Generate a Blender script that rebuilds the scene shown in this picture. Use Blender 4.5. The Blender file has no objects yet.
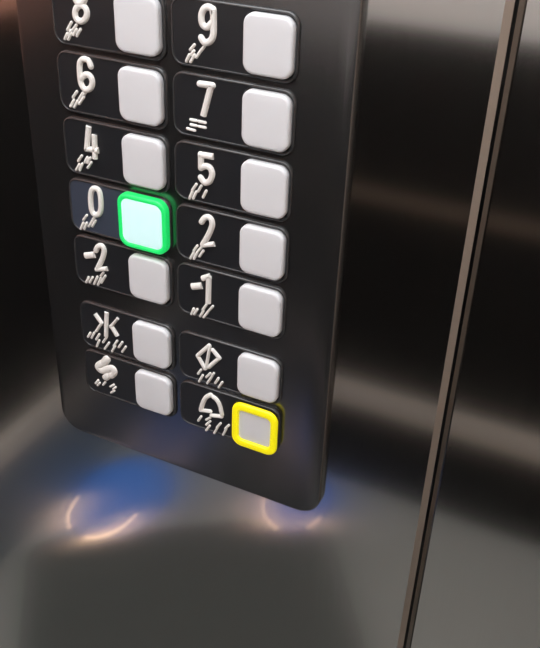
import bpy, bmesh, math
from mathutils import Vector, Matrix

scn = bpy.context.scene
COL = scn.collection
Z0 = 1.25                       # height of the first button row above the car floor

# ------------------------------------------------------------------ frames
# panel frame: X right, Y up, Z out of the control panel, millimetres
def W(x, y, z):
    return Vector((x / 1000.0, -z / 1000.0, Z0 + y / 1000.0))

R = ((0.8977146963, 0.0341050165, -0.4392552468),
     (0.2568774244, -0.8505174083, 0.4589489373),
     (-0.3579417730, -0.5248399623, -0.7722827857))
CAM = (278.277, 114.076, 411.804)
FPX = 875.99

def on_plane(px, py, z):
    """trace of a point of the drawing of a character onto the plate plane (x, y in mm)"""
    a, b = (px - 270.0) / FPX, (py - 324.0) / FPX
    d = [R[0][i] * a + R[1][i] * b + R[2][i] for i in range(3)]
    s = (z - CAM[2]) / d[2]
    return CAM[0] + s * d[0], CAM[1] + s * d[1]

# ------------------------------------------------------------------ depth stack (mm)
Z_WALL = -9.6
Z_PANEL = -4.5
Z_PLATE = -3.2
Z_CAP = 0.3

# ------------------------------------------------------------------ materials
def principled(name, col, rough=0.5, metal=0.0, **kw):
    m = bpy.data.materials.new(name); m.use_nodes = True
    b = m.node_tree.nodes['Principled BSDF']
    b.inputs['Base Color'].default_value = (*col, 1)
    b.inputs['Roughness'].default_value = rough
    b.inputs['Metallic'].default_value = metal
    for k, v in kw.items():
        b.inputs[k].default_value = v
    return m

def noisy(m, scale, amt_rough=0.0, amt_bump=0.0, stretch=(1, 1, 1), amt_col=0.0, dist=0.001):
    nt = m.node_tree; b = nt.nodes['Principled BSDF']
    tc = nt.nodes.new('ShaderNodeTexCoord'); mp = nt.nodes.new('ShaderNodeMapping')
    mp.inputs['Scale'].default_value = stretch
    nz = nt.nodes.new('ShaderNodeTexNoise'); nz.inputs['Scale'].default_value = scale
    nz.inputs['Detail'].default_value = 4
    nt.links.new(tc.outputs['Object'], mp.inputs['Vector']); nt.links.new(mp.outputs['Vector'], nz.inputs['Vector'])
    if amt_rough:
        r0 = b.inputs['Roughness'].default_value
        mr = nt.nodes.new('ShaderNodeMapRange')
        mr.inputs['To Min'].default_value = max(0, r0 - amt_rough); mr.inputs['To Max'].default_value = r0 + amt_rough
        nt.links.new(nz.outputs['Fac'], mr.inputs['Value']); nt.links.new(mr.outputs['Result'], b.inputs['Roughness'])
    if amt_col:
        c = b.inputs['Base Color'].default_value[:]
        mx = nt.nodes.new('ShaderNodeMix'); mx.data_type = 'RGBA'
        mx.inputs['A'].default_value = tuple(v * (1 - amt_col) for v in c[:3]) + (1,)
        mx.inputs['B'].default_value = tuple(min(1, v * (1 + amt_col)) for v in c[:3]) + (1,)
        nt.links.new(nz.outputs['Fac'], mx.inputs['Factor']); nt.links.new(mx.outputs['Result'], b.inputs['Base Color'])
    if amt_bump:
        bp = nt.nodes.new('ShaderNodeBump'); bp.inputs['Strength'].default_value = amt_bump; bp.inputs['Distance'].default_value = dist
        nt.links.new(nz.outputs['Fac'], bp.inputs['Height']); nt.links.new(bp.outputs['Normal'], b.inputs['Normal'])
    return m

def brushed(name, col, rough, coat, aniso=0.7, coat_rough=0.02):
    m = principled(name, col, rough, 1.0, **{'Anisotropic': aniso, 'Anisotropic Rotation': 0.25, 'Coat Weight': coat, 'Coat Roughness': coat_rough})
    nt = m.node_tree; b = nt.nodes['Principled BSDF']
    # brush lines run vertically: the tangent is world up
    cb = nt.nodes.new('ShaderNodeCombineXYZ'); cb.inputs['Z'].default_value = 1.0
    nt.links.new(cb.outputs['Vector'], b.inputs['Tangent'])
    noisy(m, 30, amt_rough=0.02, stretch=(60, 60, 0.6), amt_col=0.06)
    return m

M_steel = brushed('brushed_steel', (0.58, 0.572, 0.56), 0.13, 0.7, aniso=0.8, coat_rough=0.035)
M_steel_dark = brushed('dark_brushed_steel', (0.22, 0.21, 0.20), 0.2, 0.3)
M_panel = noisy(principled('dark_anodised_metal', (0.18, 0.18, 0.185), 0.2, 0.935, **{'Anisotropic': 0.0}), 40, amt_rough=0.02, stretch=(30, 30, 1), amt_col=0.05)
M_plate = noisy(principled('black_label_plastic', (0.017, 0.018, 0.021), 0.28, **{'IOR': 1.6}), 8, amt_rough=0.01)
M_rim = principled('black_gloss_rim', (0.036, 0.036, 0.038), 0.22, **{'IOR': 1.7})
M_plate_blue = noisy(principled('slate_label_plastic', (0.05, 0.06, 0.088), 0.32), 8, amt_rough=0.01)
M_gap = principled('black_bezel', (0.004, 0.004, 0.004), 0.35)
M_cap = noisy(principled('white_cap_plastic', (0.74, 0.75, 0.785), 0.42), 25, amt_rough=0.04, amt_col=0.015)
M_cap_lit = principled('lit_cap', (0.74, 0.85, 0.85), 0.4)
_b = M_cap_lit.node_tree.nodes['Principled BSDF']
_b.inputs['Emission Color'].default_value = (0.22, 0.60, 0.62, 1); _b.inputs['Emission Strength'].default_value = 0.6
M_green = principled('green_glow_ring', (0.02, 0.5, 0.12), 0.35)
_b = M_green.node_tree.nodes['Principled BSDF']
_b.inputs['Emission Color'].default_value = (0.0, 0.60, 0.11, 1); _b.inputs['Emission Strength'].default_value = 0.75
M_yellow = principled('yellow_glow_ring', (0.80, 0.68, 0.01), 0.35)
_b = M_yellow.node_tree.nodes['Principled BSDF']
_b.inputs['Emission Color'].default_value = (0.8, 0.72, 0.0, 1); _b.inputs['Emission Strength'].default_value = 0.5
M_ink = noisy(principled('cream_raised_lettering', (0.86, 0.84, 0.81), 0.42), 80, amt_rough=0.05)

M_dark = noisy(principled('dark_laminate', (0.016, 0.015, 0.0145), 0.7, **{'Specular IOR Level': 0.08}), 6, amt_rough=0.05, amt_col=0.2, stretch=(1, 1, 6))
M_pale = noisy(principled('pale_laminate', (0.88, 0.86, 0.83), 0.5), 4, amt_rough=0.05, amt_col=0.03)
M_red = noisy(principled('reddish_brown_veneer', (0.58, 0.27, 0.19), 0.5), 5, amt_rough=0.05, amt_col=0.2, stretch=(8, 8, 1))
M_rail = noisy(principled('satin_rail', (0.75, 0.66, 0.58), 0.5), 10, amt_rough=0.04)
M_bronze = noisy(principled('bronze_strip', (0.16, 0.12, 0.09), 0.45), 10, amt_rough=0.04)
M_floor = noisy(principled('grey_olive_floor', (0.35, 0.35, 0.325), 0.6), 40, amt_rough=0.05, amt_col=0.12)
M_charcoal = noisy(principled('charcoal_tone', (0.115, 0.12, 0.112), 0.9, **{'Specular IOR Level': 0.1}), 120, amt_rough=0.05, amt_col=0.2)  # tone of the added floor sheet and the front skirting
M_kick = noisy(principled('grey_kick_plate', (0.14, 0.19, 0.225), 0.5), 10, amt_rough=0.04)
M_cream = noisy(principled('cream_wall', (0.52, 0.43, 0.355), 0.55), 4, amt_rough=0.05, amt_col=0.03)
M_ceil = noisy(principled('white_ceiling', (0.75, 0.74, 0.72), 0.6), 4, amt_rough=0.05)
def emit(name, col, s):
    m = bpy.data.materials.new(name); m.use_nodes = True
    b = m.node_tree.nodes['Principled BSDF']
    b.inputs['Base Color'].default_value = (0, 0, 0, 1)
    b.inputs['Emission Color'].default_value = (*col, 1); b.inputs['Emission Strength'].default_value = s
    return m
M_blue = emit('blue_glow', (0.04, 0.15, 0.5), 1.05)  # glow of the made-up floor discs, mirrored in the steel
M_blue_dim = emit('dim_blue_glow', (0.03, 0.17, 0.72), 0.7)
M_amber = emit('amber_glow', (1.0, 0.64, 0.38), 7.0)  # made-up arcs of light on those discs
M_led = emit('led_panel', (0.94, 0.975, 1.0), 6.6)

# ------------------------------------------------------------------ object helpers
def link(name, mesh, mat, parent=None):
    o = bpy.data.objects.new(name, mesh); COL.objects.link(o)
    if mat and not mesh.materials: mesh.materials.append(mat)
    if parent:
        o.parent = parent
        o.matrix_parent_inverse = parent.matrix_world.inverted()
    return o

def from_bm(name, bm, mat, parent=None, smooth=False):
    bmesh.ops.recalc_face_normals(bm, faces=bm.faces[:])
    me = bpy.data.meshes.new(name); bm.to_mesh(me); bm.free()
    if smooth:
        for p in me.polygons: p.use_smooth = True
        me.set_sharp_from_angle(angle=math.radians(40))
    return link(name, me, mat, parent)

def empty(name, loc):
    o = bpy.data.objects.new(name, None); COL.objects.link(o)
    o.location = loc; o.empty_display_size = 0.01
    bpy.context.view_layer.update()
    return o

def tag(o, label, cat, group=None):
    o['label'] = label; o['category'] = cat
    if group: o['group'] = group
    return o

def structure(o):
    o['kind'] = 'structure'; return o

def box_bm(x0, x1, y0, y1, z0, z1, bevel=0.0, seg=2):
    """box in the panel frame (mm)"""
    bm = bmesh.new()
    bmesh.ops.create_cube(bm, size=1)
    for v in bm.verts:
        v.co = W(x0 + (v.co.x + .5) * (x1 - x0), y0 + (v.co.y + .5) * (y1 - y0), z0 + (v.co.z + .5) * (z1 - z0))
    if bevel:
        bmesh.ops.bevel(bm, geom=bm.edges[:], offset=bevel / 1000, segments=seg, profile=0.6, affect='EDGES')
    return bm

def rrect(cx, cy, w, h, r, n=8):
    pts = []
    r = max(0.05, min(r, w / 2 - .01, h / 2 - .01))
    for qx, qy, a0 in ((1, 1, 0), (-1, 1, 90), (-1, -1, 180), (1, -1, 270)):
        for i in range(n + 1):
            a = math.radians(a0 + 90 * i / n)
            pts.append((cx + qx * (w / 2 - r) + r * math.cos(a), cy + qy * (h / 2 - r) + r * math.sin(a)))
    return pts

def loft_bm(loops, close_top=True, close_bottom=True):
    """loops: list of (points, z)"""
    bm = bmesh.new(); rings = []
    for pts, z in loops:
        rings.append([bm.verts.new(W(x, y, z)) for x, y in pts])
    for a, b in zip(rings, rings[1:]):
        n = len(a)
        for i in range(n):
            bm.faces.new((a[i], a[(i + 1) % n], b[(i + 1) % n], b[i]))
    if close_bottom: bm.faces.new(rings[0][::-1])
    if close_top: bm.faces.new(rings[-1])
    return bm

def frame_bm(outer, inner, zb, zt, bev, inner_bev=None):
    """closed ring: rounded outer outline with a rounded opening (outlines given as functions of an inset)"""
    ib = bev if inner_bev is None else inner_bev
    seq = [(outer(0), zb), (outer(0), zt - bev)]
    for k in (1, 2, 3, 4):
        a = math.radians(90 * k / 4)
        seq.append((outer(bev * (1 - math.cos(a))), zt - bev + bev * math.sin(a)))
    for k in (0, 1, 2, 3, 4):
        a = math.radians(90 * k / 4)
        seq.append((inner(-ib * (1 - math.sin(a))), zt - ib + ib * math.cos(a)))
    seq.append((inner(0), zb))
    bm = bmesh.new()
    rings = [[bm.verts.new(W(x, y, z)) for x, y in pts] for pts, z in seq]
    m = len(rings)
    for j in range(m):
        a, b = rings[j], rings[(j + 1) % m]; n = len(a)
        for i in range(n):
            bm.faces.new((a[i], a[(i + 1) % n], b[(i + 1) % n], b[i]))
    return bm

def smooth_path(pts, sub=6):
    if len(pts) < 3: return pts
    out = []
    P = [pts[0]] + list(pts) + [pts[-1]]
    for i in range(1, len(P) - 2):
        p0, p1, p2, p3 = P[i - 1], P[i], P[i + 1], P[i + 2]
        for k in range(sub):
            t = k / sub
            out.append(tuple(0.5 * ((2 * p1[j]) + (-p0[j] + p2[j]) * t + (2 * p0[j] - 5 * p1[j] + 4 * p2[j] - p3[j]) * t * t
                                    + (-p0[j] + 3 * p1[j] - 3 * p2[j] + p3[j]) * t ** 3) for j in (0, 1)))
    out.append(pts[-1])
    return out

def add_stroke(bm, pts, r, zb, h, flat_end=False):
    """a raised half-round stroke along a path in the plate plane (mm)"""
    # densify
    P = []
    for a, b in zip(pts, pts[1:]):
        d = math.dist(a, b); n = max(1, int(d / 1.0))
        for k in range(n):
            P.append((a[0] + (b[0] - a[0]) * k / n, a[1] + (b[1] - a[1]) * k / n))
    P.append(pts[-1])
    N = len(P); st = []
    for i in range(N):
        a, b = P[max(0, i - 1)], P[min(N - 1, i + 1)]
        L = math.dist(a, b) or 1
        st.append((P[i], ((b[0] - a[0]) / L, (b[1] - a[1]) / L), 1.0))
    if not flat_end:
        (p, t, _), (q, u, _) = st[0], st[-1]
        pre = [((p[0] - t[0] * r * math.sin(a), p[1] - t[1] * r * math.sin(a)), t, math.cos(a)) for a in (1.5, 1.25, 0.95, 0.5)]
        post = [((q[0] + u[0] * r * math.sin(a), q[1] + u[1] * r * math.sin(a)), u, math.cos(a)) for a in (0.5, 0.95, 1.25, 1.5)]
        st = pre + st + post
    rings = []
    prof = [(-1.0, 0.0), (-0.93, 0.45), (-0.62, 0.86), (-0.25, 1.0), (0.25, 1.0), (0.62, 0.86), (0.93, 0.45), (1.0, 0.0)]
    for (x, y), (tx, ty), s in st:
        rings.append([bm.verts.new(W(x - ty * r * s * u, y + tx * r * s * u, zb + h * v * (s if s < 1 else 1))) for u, v in prof])
    for a, b in zip(rings, rings[1:]):
        for i in range(len(prof)):
            j = (i + 1) % len(prof)
            bm.faces.new((a[i], a[j], b[j], b[i]))
    bm.faces.new(rings[0]); bm.faces.new(rings[-1][::-1])

def traced(strokes, width, h, name, parent, mat):
    """strokes: pixel polylines of a raised character, brought onto its plate"""
    bm = bmesh.new()
    for s in strokes:
        kw = {}; w = width; curve = False; pts = s
        if isinstance(s, dict):
            pts = s['p']; w = s.get('w', width); curve = s.get('c', False); kw['flat_end'] = s.get('flat', False)
        q = [on_plane(x, y, Z_PLATE + h * 0.6) for x, y in pts]
        if s is not pts and s.get('loop'):
            q = q + [q[0]]
        if curve: q = smooth_path(q)
        add_stroke(bm, q, w / 2, Z_PLATE, h, **kw)
    return from_bm(name, bm, mat, parent, smooth=True)

def ell(cx, cy, rx, ry, lean=0.0, n=24, power=1.0):
    out = []
    for i in range(n + 1):
        a = 2 * math.pi * i / n
        c, s = math.cos(a), math.sin(a)
        x = math.copysign(abs(c) ** power, c); y = math.copysign(abs(s) ** power, s)
        out.append((cx + rx * x + lean * ry * y, cy + ry * y))
    return out

# ------------------------------------------------------------------ the buttons
PIT, GAP, CCOL = 39.67, 50.34, 80.78
ROWS = [0, -PIT, -2 * PIT, -3 * PIT, -4 * PIT, -4 * PIT - GAP, -5 * PIT - GAP]
CW, CH = 28.8, 31.6

C = lambda *p, w=None, loop=False: dict(p=list(p), c=True, loop=loop, **({'w': w} if w else {}))
F = lambda *p, w=None: dict(p=list(p), flat=True, **({'w': w} if w else {}))

GLYPH = {
 '8': dict(digit=[dict(p=ell(80.2, 13.6, 6.0, 8.0)), dict(p=ell(79.3, -4.5, 5.2, 8.4))],
   braille=[((67, 30), (71, 22.5)), ((68.5, 35.5), (70.5, 30.5)), ((64.5, 39), (67, 33.5)), ((68, 39.5), (71, 33)),
            ((72.5, 30), (76, 25)), ((73, 35), (76, 29.5)), ((76.5, 36), (80, 29.5))]),
 '6': dict(digit=[C((90, 66.7), (87.5, 60.8), (83, 59.4), (79.3, 63), (79, 73), (80.5, 84), (84.8, 90), (90, 88), (91.5, 82), (89.5, 76.5), (85, 75), (80.5, 78.5))],
   braille=[((72.5, 97.5), (76.5, 91.7)), ((70.3, 106.5), (73.5, 100)), ((74, 107.5), (77.3, 101)), ((78.8, 99), (82.5, 93)),
            ((79, 104), (83.5, 97)), ((83.5, 95), (86.5, 91))]),
 '4': dict(digit=[F((88, 126.5), (86, 150)), F((85, 149), (98, 151)), F((93.5, 135), (94.3, 159))],
   braille=[((78, 161), (81.5, 156)), ((76, 170), (79, 164.5)), ((79.5, 170.5), (82, 164)), ((84.5, 162.5), (87, 157.5)),
            ((87, 163), (90, 158)), ((87.5, 168), (91, 162.5))]),
 '0': dict(digit=[dict(p=ell(95.1, 202, 5.1, 13.3, lean=0.05, power=0.75))],
   braille=[((83, 220), (86.5, 215.5)), ((80.5, 229), (83, 223)), ((84, 229), (86.5, 223)), ((88.5, 226.5), (92, 221)),
            ((92, 226.5), (95.3, 221)), ((92.5, 219.5), (95.5, 216))]),
 '-2': dict(minus=[F((84.8, 256.2), (94.3, 255.2), w=4.6)],
   digit=[C((95.3, 251), (97.3, 247.2), (101.2, 246.3), (103.5, 251), (101.7, 259), (97.5, 268)), F((95.5, 269.8), (107, 269.2), w=3.2)],
   braille=[((86, 282.5), (88.3, 277.5)), ((89.5, 282.5), (92.3, 277.5)), ((94, 284), (97, 277)), ((97.7, 285), (100.5, 278)),
            ((101, 283), (105, 276)), ((100.5, 276), (103, 272.8))]),
 '><': dict(symbol=[F((94.5, 314), (101.5, 324)), F((101.5, 323), (95.8, 331.5), w=2.2), F((106, 312.5), (105.5, 336.5)),
                    F((117.5, 318.5), (110, 327.5), w=2.2), F((110, 325), (117, 336.5))],
   braille=[((87.7, 337), (90, 333)), ((91.3, 338), (94, 333)), ((96, 339.5), (99, 334.5)), ((96.5, 346.5), (99, 340.5)),
            ((102.8, 342.5), (106.3, 337.5)), ((104.5, 349), (108.8, 343)), ((111.8, 351.5), (115, 346)), ((113.5, 346), (117, 341)),
            ((118.5, 347.5), (122, 342.5)), ((122, 352), (125.5, 347))]),
 'phone': dict(symbol=[dict(p=[(106.5, 359.5), (103.5, 363)], w=6.0), C((101, 364), (97.5, 367), (101, 371), (107, 369.5), (112, 369), (113.5, 372.5), (110.5, 376), w=5.5),
                       dict(p=[(107.5, 376), (105, 378)], w=5.6)],
   braille=[((95.5, 383.5), (98, 380.5)), ((97.5, 385.5), (99.5, 383)), ((103, 385), (105, 382.5)), ((110.3, 387), (113.5, 385)),
            ((113, 389.5), (115.5, 387.5)), ((111, 393), (114, 391))]),
 '9': dict(digit=[C((212.3, 14), (211.5, 9.5), (207.5, 7.4), (203, 9.5), (200.6, 16.5), (201.8, 24.5), (206.5, 27.5), (211.5, 23)),
                  C((212.6, 10), (212.8, 22), (212.6, 34.5), (209.8, 41), (204.3, 43), (200.4, 38))],
   braille=[((190, 50), (194, 45)), ((186, 61.5), (189, 55)), ((190.3, 62), (194, 55)), ((196, 57.5), (200, 51.5)),
            ((200.5, 51), (204, 46.5)), ((190.8, 54.8), (193.5, 51))]),
 '7': dict(digit=[dict(p=[(199, 84.2), (212, 86)]), F((210.6, 85.5), (202.7, 116))],
   braille=[((190.5, 119.9), (196, 121)), ((198.5, 121.6), (205, 122.9)), ((190.5, 124.9), (196, 126)), ((198.5, 126.6), (205, 127.9)),
            ((187, 128.8), (194.5, 130.8))]),
 '5': dict(digit=[F((198.5, 155), (213, 157.2)), C((200.3, 155), (200.3, 161), (200.3, 168.5)),
                  C((200.3, 168.3), (205, 166.6), (209.5, 168.5), (211.5, 174.5), (209, 181.5), (204, 183), (200, 178))],
   braille=[((192, 190.5), (196, 184.5)), ((189.3, 198.5), (192, 192)), ((193, 198.5), (196, 192)), ((198, 191.5), (201, 186)),
            ((202.8, 197.5), (206, 191))]),
 '2': dict(digit=[C((201, 222.5), (204, 218.5), (209.3, 218.3), (211.6, 225), (208, 235), (202.2, 245)), F((201.5, 245.6), (214, 244.6), w=3.3)],
   braille=[((193.5, 251), (197, 246)), ((190.3, 258.5), (193.5, 252.5)), ((193.7, 259), (197, 252.5)), ((199.3, 256.5), (203, 251)),
            ((198, 251), (201, 247.8))]),
 '-1': dict(minus=[F((191.5, 287.2), (201.5, 286.3), w=4.6)],
   digit=[F((201.8, 279), (210, 276.6)), F((208.2, 276), (207.6, 303.5))],
   braille=[((191, 314.3), (193.5, 309)), ((194, 314.5), (197, 309.5)), ((202.5, 310), (206, 305)), ((208.5, 311), (212.5, 306.5)),
            ((200, 316.5), (203, 311)), ((203.5, 317.5), (208, 311.5))]),
 '<>': dict(symbol=[dict(p=[(208.8, 346), (197.2, 356)], w=2.9), dict(p=[(197.2, 356), (204.6, 369)], w=2.9), dict(p=[(209.4, 346.5), (205.5, 369)], w=2.2),
                    dict(p=[(212.3, 350.5), (219, 358.5)], w=2.9), dict(p=[(219, 358.5), (208.5, 367.5)], w=2.9)],
   braille=[((197.8, 374), (200.8, 370)), ((198.8, 381.5), (202.5, 375.5)), ((206, 377.5), (210, 373.5)), ((207, 383.5), (210.5, 378.5)),
            ((210, 379.5), (213.5, 373.5)), ((215, 383.3), (218.3, 378.5)), ((218.5, 387.5), (222, 382.5))]),
 'bell': dict(symbol=[C((210.5, 395.3), (205.5, 398), (202.6, 403), (200.5, 410)), C((212.8, 397.3), (216.5, 400.5), (219.3, 406), (221.5, 415), w=3.2),
                      dict(p=[(200.3, 410.7), (210, 411.8)], w=2.9), dict(p=[(211, 415.8), (221, 417)], w=2.9)],
   braille=[((198, 421), (201, 416.8)), ((206, 420), (210, 418)), ((206, 425), (210, 421.5)), ((206, 430.5), (209.5, 426)),
            ((214, 433.5), (217.5, 427.5)), ((216.5, 428), (220.5, 423.5)), ((223, 435), (226, 429)), ((225, 429), (228.7, 425.5))]),
}

BUT = [  # key, column, row, glyph-specific label
 ('9', 1, 0, 'white square lift button with raised numeral 9 on its black plate'),
 ('7', 1, 1, 'white square lift button with raised numeral 7 on its black plate'),
 ('5', 1, 2, 'white square lift button with raised numeral 5 on its black plate'),
 ('2', 1, 3, 'white square lift button with raised 2, no minus sign, below 5'),
 ('-1', 1, 4, 'white square lift button marked minus one, below the 2 button'),
 ('<>', 1, 5, 'white door-open button with two outward pointing arrowheads, above the yellow button'),
 ('bell', 1, 6, 'yellow framed alarm button with raised bell symbol on black plate'),
 ('8', 0, 0, 'white square lift button with raised numeral 8, directly above the 6 button'),
 ('6', 0, 1, 'white square lift button with raised numeral 6 on its black plate'),
 ('4', 0, 2, 'white square lift button with raised numeral 4, above the green lit button'),
 ('0', 0, 3, 'lit lift button with glowing green ring, raised 0 on slate plate'),
 ('-2', 0, 4, 'white square lift button marked minus two, below the green lit button'),
 ('><', 0, 5, 'white door-close button with two inward pointing arrowheads'),
 ('phone', 0, 6, 'white intercom button with raised telephone handset symbol on black plate'),
]

def make_button(key, col, row, label):
    cx, cy = col * CCOL - (1.3 if col else 0.6), ROWS[row] - 0.9
    root = empty('elevator_button', W(cx, cy, Z_PANEL))
    tag(root, label, 'button', 'square buttons on the lift control panel')
    ringed = key in ('0', 'bell')
    rx = cx - (1.2 if key == '0' else 0.2)
    # label plate with the opening for the cap
    px, pw, ph = cx - (21.6 if col else 21.0), 76.0, 36.6
    py = cy + 0.0
    outer = lambda i: rrect(px, py, pw - 2 * i, ph - 2 * i, 7.5 - i)
    plate_out = lambda i: outer(1.48 + i)
    iw, ih = CW + 2.0, CH + 0.9
    inner = lambda i: rrect(cx, cy, iw - 2 * i, ih - 2 * i, 6.4 - i)
    plate = from_bm('label_plate', frame_bm(plate_out, inner, Z_PANEL, Z_PLATE, 0.15, 0.35), M_plate_blue if key == '0' else M_plate, root, smooth=True)
    wn = plate.modifiers.new('weighted', 'WEIGHTED_NORMAL'); wn.weight = 100
    rim = from_bm('plate_rim', frame_bm(outer, lambda i: outer(1.5 + i), Z_PANEL, Z_PLATE + 0.45, 1.0, 0.3), M_rim, root, smooth=True)
    if key == '0': plate['label'] = 'slate blue label plate'
    g = GLYPH[key]
    if 'minus' in g: traced(g['minus'], 3.4, 1.5, 'minus_sign', plate, M_ink)
    if 'digit' in g: traced(g['digit'], 3.75, 1.8, 'raised_numeral', plate, M_ink)
    if 'symbol' in g: traced(g['symbol'], 3.3, 1.6, 'raised_symbol', plate, M_ink)
    traced([dict(p=[a, b]) for a, b in g['braille']], 1.8, 1.0, 'braille_marking', plate, M_ink)
    # dark floor of the opening
    bz = loft_bm([(rrect(cx, cy, iw - .02, ih - .02, 6.4), Z_PANEL), (rrect(cx, cy, iw - .02, ih - .02, 6.4), Z_PANEL + 0.25)])
    from_bm('bezel', bz, M_gap, root)
    zc = Z_CAP
    zb = Z_PANEL + 0.25
    if ringed:
        w, h = (35.4, 36.4) if key == '0' else (33.4, 35.6)
        wi, hi = (29.2, 29.8) if key == '0' else (23.8, 24.4)
        o2 = lambda i: rrect(rx, cy, w - 2 * i, h - 2 * i, 7.5 - i)
        i2 = lambda i: rrect(rx, cy, wi - 2 * i, hi - 2 * i, 5.0 - i if key == '0' else 3.4 - i)
        # the ring stands on the plate and laps over the opening
        from_bm('ring_collar', frame_bm(lambda i: o2(0.6 + i), lambda i: i2(-0.3 + i), Z_PLATE, zc - 0.4, 0.2, 0.1), M_gap, root, smooth=True)
        r = from_bm('glow_ring', frame_bm(o2, i2, zc - 0.6 if key == 'bell' else Z_PLATE + 0.5, zc + 1.7, 1.8, 1.2), M_green if key == '0' else M_yellow, root, smooth=True)
        r['label'] = 'glowing green ring' if key == '0' else 'yellow ring'
        cw, ch, zt, rr = wi - .1, hi - .1, (zc + 1.3 if key == '0' else zc), (4.9 if key == '0' else 3.3)
        cx = rx
    else:
        cw, ch, zt, rr = CW, CH, zc, 6.2
    loops = [(rrect(cx, cy, cw, ch, rr), zb)]
    bev = 1.9 if not ringed else 0.6
    for k in range(0, 6):
        a = math.radians(90 * k / 5)
        i = bev * (1 - math.cos(a))
        loops.append((rrect(cx, cy, cw - 2 * i, ch - 2 * i, rr - i), zt - bev * 0.9 + bev * 0.9 * math.sin(a)))
    # slightly pillowed face
    for s, dz in ((0.75, 0.10), (0.45, 0.2), (0.15, 0.25)):
        loops.append((rrect(cx, cy, (cw - 2 * bev) * s, (ch - 2 * bev) * s, (rr - bev) * s), zt + dz))
    c = from_bm('button_cap', loft_bm(loops), M_cap_lit if key == '0' else M_cap, root, smooth=True)
    if key == '0': c['label'] = 'lit pale cyan cap'
    return root

for b in BUT:
    make_button(*b)

# ------------------------------------------------------------------ control panel plate
PL, PR, PB, PT = -87.0, 127.4, -312.5, 160.0
def panel_outline(i):
    return rrect((PL + PR) / 2, (PB + PT) / 2, PR - PL - 2 * i, PT - PB - 2 * i, 17 - i, n=12)
lo = [(panel_outline(0), Z_WALL)]
for k in range(0, 6):
    a = math.radians(90 * k / 5); bv = 1.4
    lo.append((panel_outline(bv * (1 - math.cos(a))), Z_PANEL - bv + bv * math.sin(a)))
cp = from_bm('control_panel', loft_bm(lo), M_panel, smooth=True)
tag(cp, 'dark metal lift control panel with rounded corners on brushed steel wall', 'control panel')

# ------------------------------------------------------------------ the lift car
XL, XR, DEP = -730.0, 650.0, 1045.0
FL, CE = -1250.0, 950.0
SX = 198.4                                     # the vertical joint in the front wall
structure(from_bm('wall_front', box_bm(XL, SX - 4.2, FL, CE, Z_WALL - 20, Z_WALL), M_steel))
structure(from_bm('wall_front_right', box_bm(SX + 5.6, XR, FL, CE, Z_WALL - 20, Z_WALL), M_steel))

def fold_bm(x0, x1, d0, d1):
    """slanted folded edge of a steel sheet: wall depth d0 at x0, d1 at x1"""
    bm = bmesh.new(); rings = []
    for y in (FL, CE):
        rings.append([bm.verts.new(W(*p)) for p in ((x0, y, Z_WALL - 20), (x0, y, Z_WALL - d0), (x1, y, Z_WALL - d1), (x1, y, Z_WALL - 20))])
    for i in range(4):
        j = (i + 1) % 4
        bm.faces.new((rings[0][i], rings[0][j], rings[1][j], rings[1][i]))
    bm.faces.new(rings[0][::-1]); bm.faces.new(rings[1])
    return bm
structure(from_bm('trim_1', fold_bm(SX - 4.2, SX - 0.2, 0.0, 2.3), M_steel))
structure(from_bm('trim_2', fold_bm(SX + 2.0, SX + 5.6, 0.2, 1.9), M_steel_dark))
structure(from_bm('trim_3', box_bm(SX - 0.2, SX + 2.0, FL, CE, Z_WALL - 20, Z_WALL - 8), M_gap))

SPL = -225.0                                   # top of the dark dado
structure(from_bm('wall_back', box_bm(XL - 20, XR + 20, SPL, CE, DEP, DEP + 20), M_pale))
structure(from_bm('wall_back_dado', box_bm(XL - 20, XR + 20, FL, SPL, DEP, DEP + 20), M_dark))
structure(from_bm('wall_left', box_bm(XL - 20, XL, SPL + 15, CE, Z_WALL - 20, DEP), M_red))
structure(from_bm('wall_left_dado', box_bm(XL - 20, XL, FL, SPL + 15, Z_WALL - 20, DEP), M_dark))
structure(from_bm('wall_right', box_bm(XR, XR + 20, FL, CE, Z_WALL - 20, DEP), M_cream))
structure(from_bm('floor', box_bm(XL - 20, XR + 20, FL - 20, FL, Z_WALL - 20, DEP + 20), M_floor))
structure(from_bm('ceiling', box_bm(XL - 20, XR + 20, CE, CE + 20, Z_WALL - 20, DEP + 20), M_ceil))
structure(from_bm('trim_7', box_bm(XL, XL + 4, FL, -1250 + 228, 430, DEP, 1), M_kick))
structure(from_bm('trim_8', box_bm(XL, XL + 4, FL, -1250 + 228, 5, 430, 1), M_charcoal))
RZ0, RZ1 = -1250 + 222, -1250 + 280
structure(from_bm('trim_4', box_bm(XL + 28, XR, RZ0, RZ1, DEP - 14, DEP, 3), M_rail))
structure(from_bm('trim_5', box_bm(XL, XL + 28, -1250 + 242, -1250 + 290, 5, DEP, 3), M_rail))
structure(from_bm('trim_6', box_bm(XL, XR, -1250 + 695, -1250 + 725, DEP - 4, DEP, 1), M_bronze))

FX1, FZ1 = -626.0, 706.0
FX2, FZ2 = -265.0, 922.0
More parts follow.
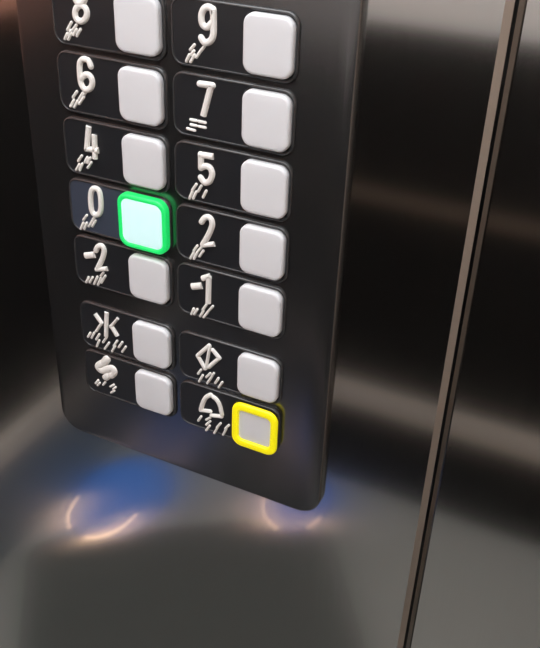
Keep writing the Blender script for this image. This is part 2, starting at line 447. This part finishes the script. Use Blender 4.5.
# dark sheet and two glow discs, added unseen to shape the steel's reflection
OV = 1.38                       # the glow discs are oval
def arc_bm(cx, cz, r0, r1, y0, y1, a0, a1, n=24):
    bm = bmesh.new(); rings = []
    for i in range(n + 1):
        a = math.radians(a0 + (a1 - a0) * i / n)
        rings.append([bm.verts.new(W(cx + r * math.cos(a), y, cz + OV * r * math.sin(a))) for r, y in ((r0, y0), (r1, y0), (r1, y1), (r0, y1))])
    for a, b in zip(rings, rings[1:]):
        for k in range(4): bm.faces.new((a[k], a[(k + 1) % 4], b[(k + 1) % 4], b[k]))
    bm.faces.new(rings[0]); bm.faces.new(rings[-1])
    return bm
def disc_bm(cx, cz, r0, r1, y0, y1, n=64):
    bm = bmesh.new()
    if r0 <= 0:
        a = [bm.verts.new(W(cx + r1 * math.cos(2 * math.pi * i / n), y0, cz + OV * r1 * math.sin(2 * math.pi * i / n))) for i in range(n)]
        b = [bm.verts.new(W(cx + (r1 - 1) * math.cos(2 * math.pi * i / n), y1, cz + OV * (r1 - 1) * math.sin(2 * math.pi * i / n))) for i in range(n)]
        for i in range(n): bm.faces.new((a[i], a[(i + 1) % n], b[(i + 1) % n], b[i]))
        bm.faces.new(a); bm.faces.new(b)
        return bm
    R4 = []
    for r, y in ((r0, y0), (r1, y0), (r1, y1), (r0, y1)):
        R4.append([bm.verts.new(W(cx + r * math.cos(2 * math.pi * i / n), y, cz + OV * r * math.sin(2 * math.pi * i / n))) for i in range(n)])
    for k in range(4):
        a, b = R4[k], R4[(k + 1) % 4]
        for i in range(n): bm.faces.new((a[i], a[(i + 1) % n], b[(i + 1) % n], b[i]))
    return bm

def dark_sheet_bm():
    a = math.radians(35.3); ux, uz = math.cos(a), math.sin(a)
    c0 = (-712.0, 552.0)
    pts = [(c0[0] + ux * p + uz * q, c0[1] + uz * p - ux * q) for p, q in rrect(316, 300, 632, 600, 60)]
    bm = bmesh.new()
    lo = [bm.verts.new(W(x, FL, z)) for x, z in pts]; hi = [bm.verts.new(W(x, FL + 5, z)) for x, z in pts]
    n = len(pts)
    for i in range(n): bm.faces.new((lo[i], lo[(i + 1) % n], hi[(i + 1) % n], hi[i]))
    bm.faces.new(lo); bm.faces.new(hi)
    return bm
mat = from_bm('added_dark_sheet', dark_sheet_bm(), M_charcoal)  # no real mat: added out of view to darken the floor mirrored in the steel
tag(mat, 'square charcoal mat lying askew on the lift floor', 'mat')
for (cx, cz, r, arcs, lab) in ((FX1, FZ1, 74, ((182, 246), (280, 368)), 'large added blue glow disc with amber arcs beside the left wall'),
                               (FX2, FZ2, 74, ((185, 270), (318, 345)), 'small added blue glow disc with amber arcs near the back wall')):
    t = empty('added_glow_disc', W(cx, FL, cz))  # no real lamp: added for the blue and amber mirrored in the steel
    tag(t, lab, 'added glow disc', 'added blue glow discs')
    near = cx < -500
    lx, lz, lr = (cx + 10, cz + 48, 106) if near else (cx, cz, r + 3)
    lz = min(lz, DEP - 4 - OV * lr)
    from_bm('lens', disc_bm(lx, lz, 0, lr - 3, FL, FL + 6), M_blue if near else M_blue_dim, t)
    from_bm('rim', disc_bm(lx, lz, lr - 3, lr, FL, FL + 7), M_gap, t)
    for a0, a1 in arcs:
        from_bm('amber_glow_arc', arc_bm(cx, cz, r - 7, r, FL + 7, FL + 9, a0, a1), M_amber, t)

# ceiling light
cl = empty('ceiling_light', W(0, CE, 500))
tag(cl, 'flat square white light panel in the lift ceiling', 'ceiling light')
from_bm('diffuser', box_bm(-560, 560, CE - 12, CE - 2, 120, 940), M_led, cl)
from_bm('light_frame', box_bm(-575, 575, CE - 2, CE, 105, 955), M_ceil, cl)

# ------------------------------------------------------------------ world, camera
w = bpy.data.worlds.new('World'); scn.world = w; w.use_nodes = True
w.node_tree.nodes['Background'].inputs[0].default_value = (0.05, 0.05, 0.05, 1)

cam = bpy.data.cameras.new('camera'); co = bpy.data.objects.new('camera', cam); COL.objects.link(co)
cam.sensor_fit = 'HORIZONTAL'; cam.sensor_width = 36.0; cam.lens = FPX * 36.0 / 540.0
cam.clip_start = 0.01
def dirw(v): return Vector((v[0], -v[2], v[1]))
right, down, fwd = dirw(R[0]), dirw(R[1]), dirw(R[2])
m = Matrix((right, -down, -fwd)).transposed().to_4x4()
m.translation = W(*CAM)
co.matrix_world = m
scn.camera = co

scn.view_settings.view_transform = 'Standard'; scn.view_settings.look = 'None'
scn.view_settings.gamma = 1; scn.view_settings.use_curve_mapping = False
scn.view_settings.exposure = 0.0
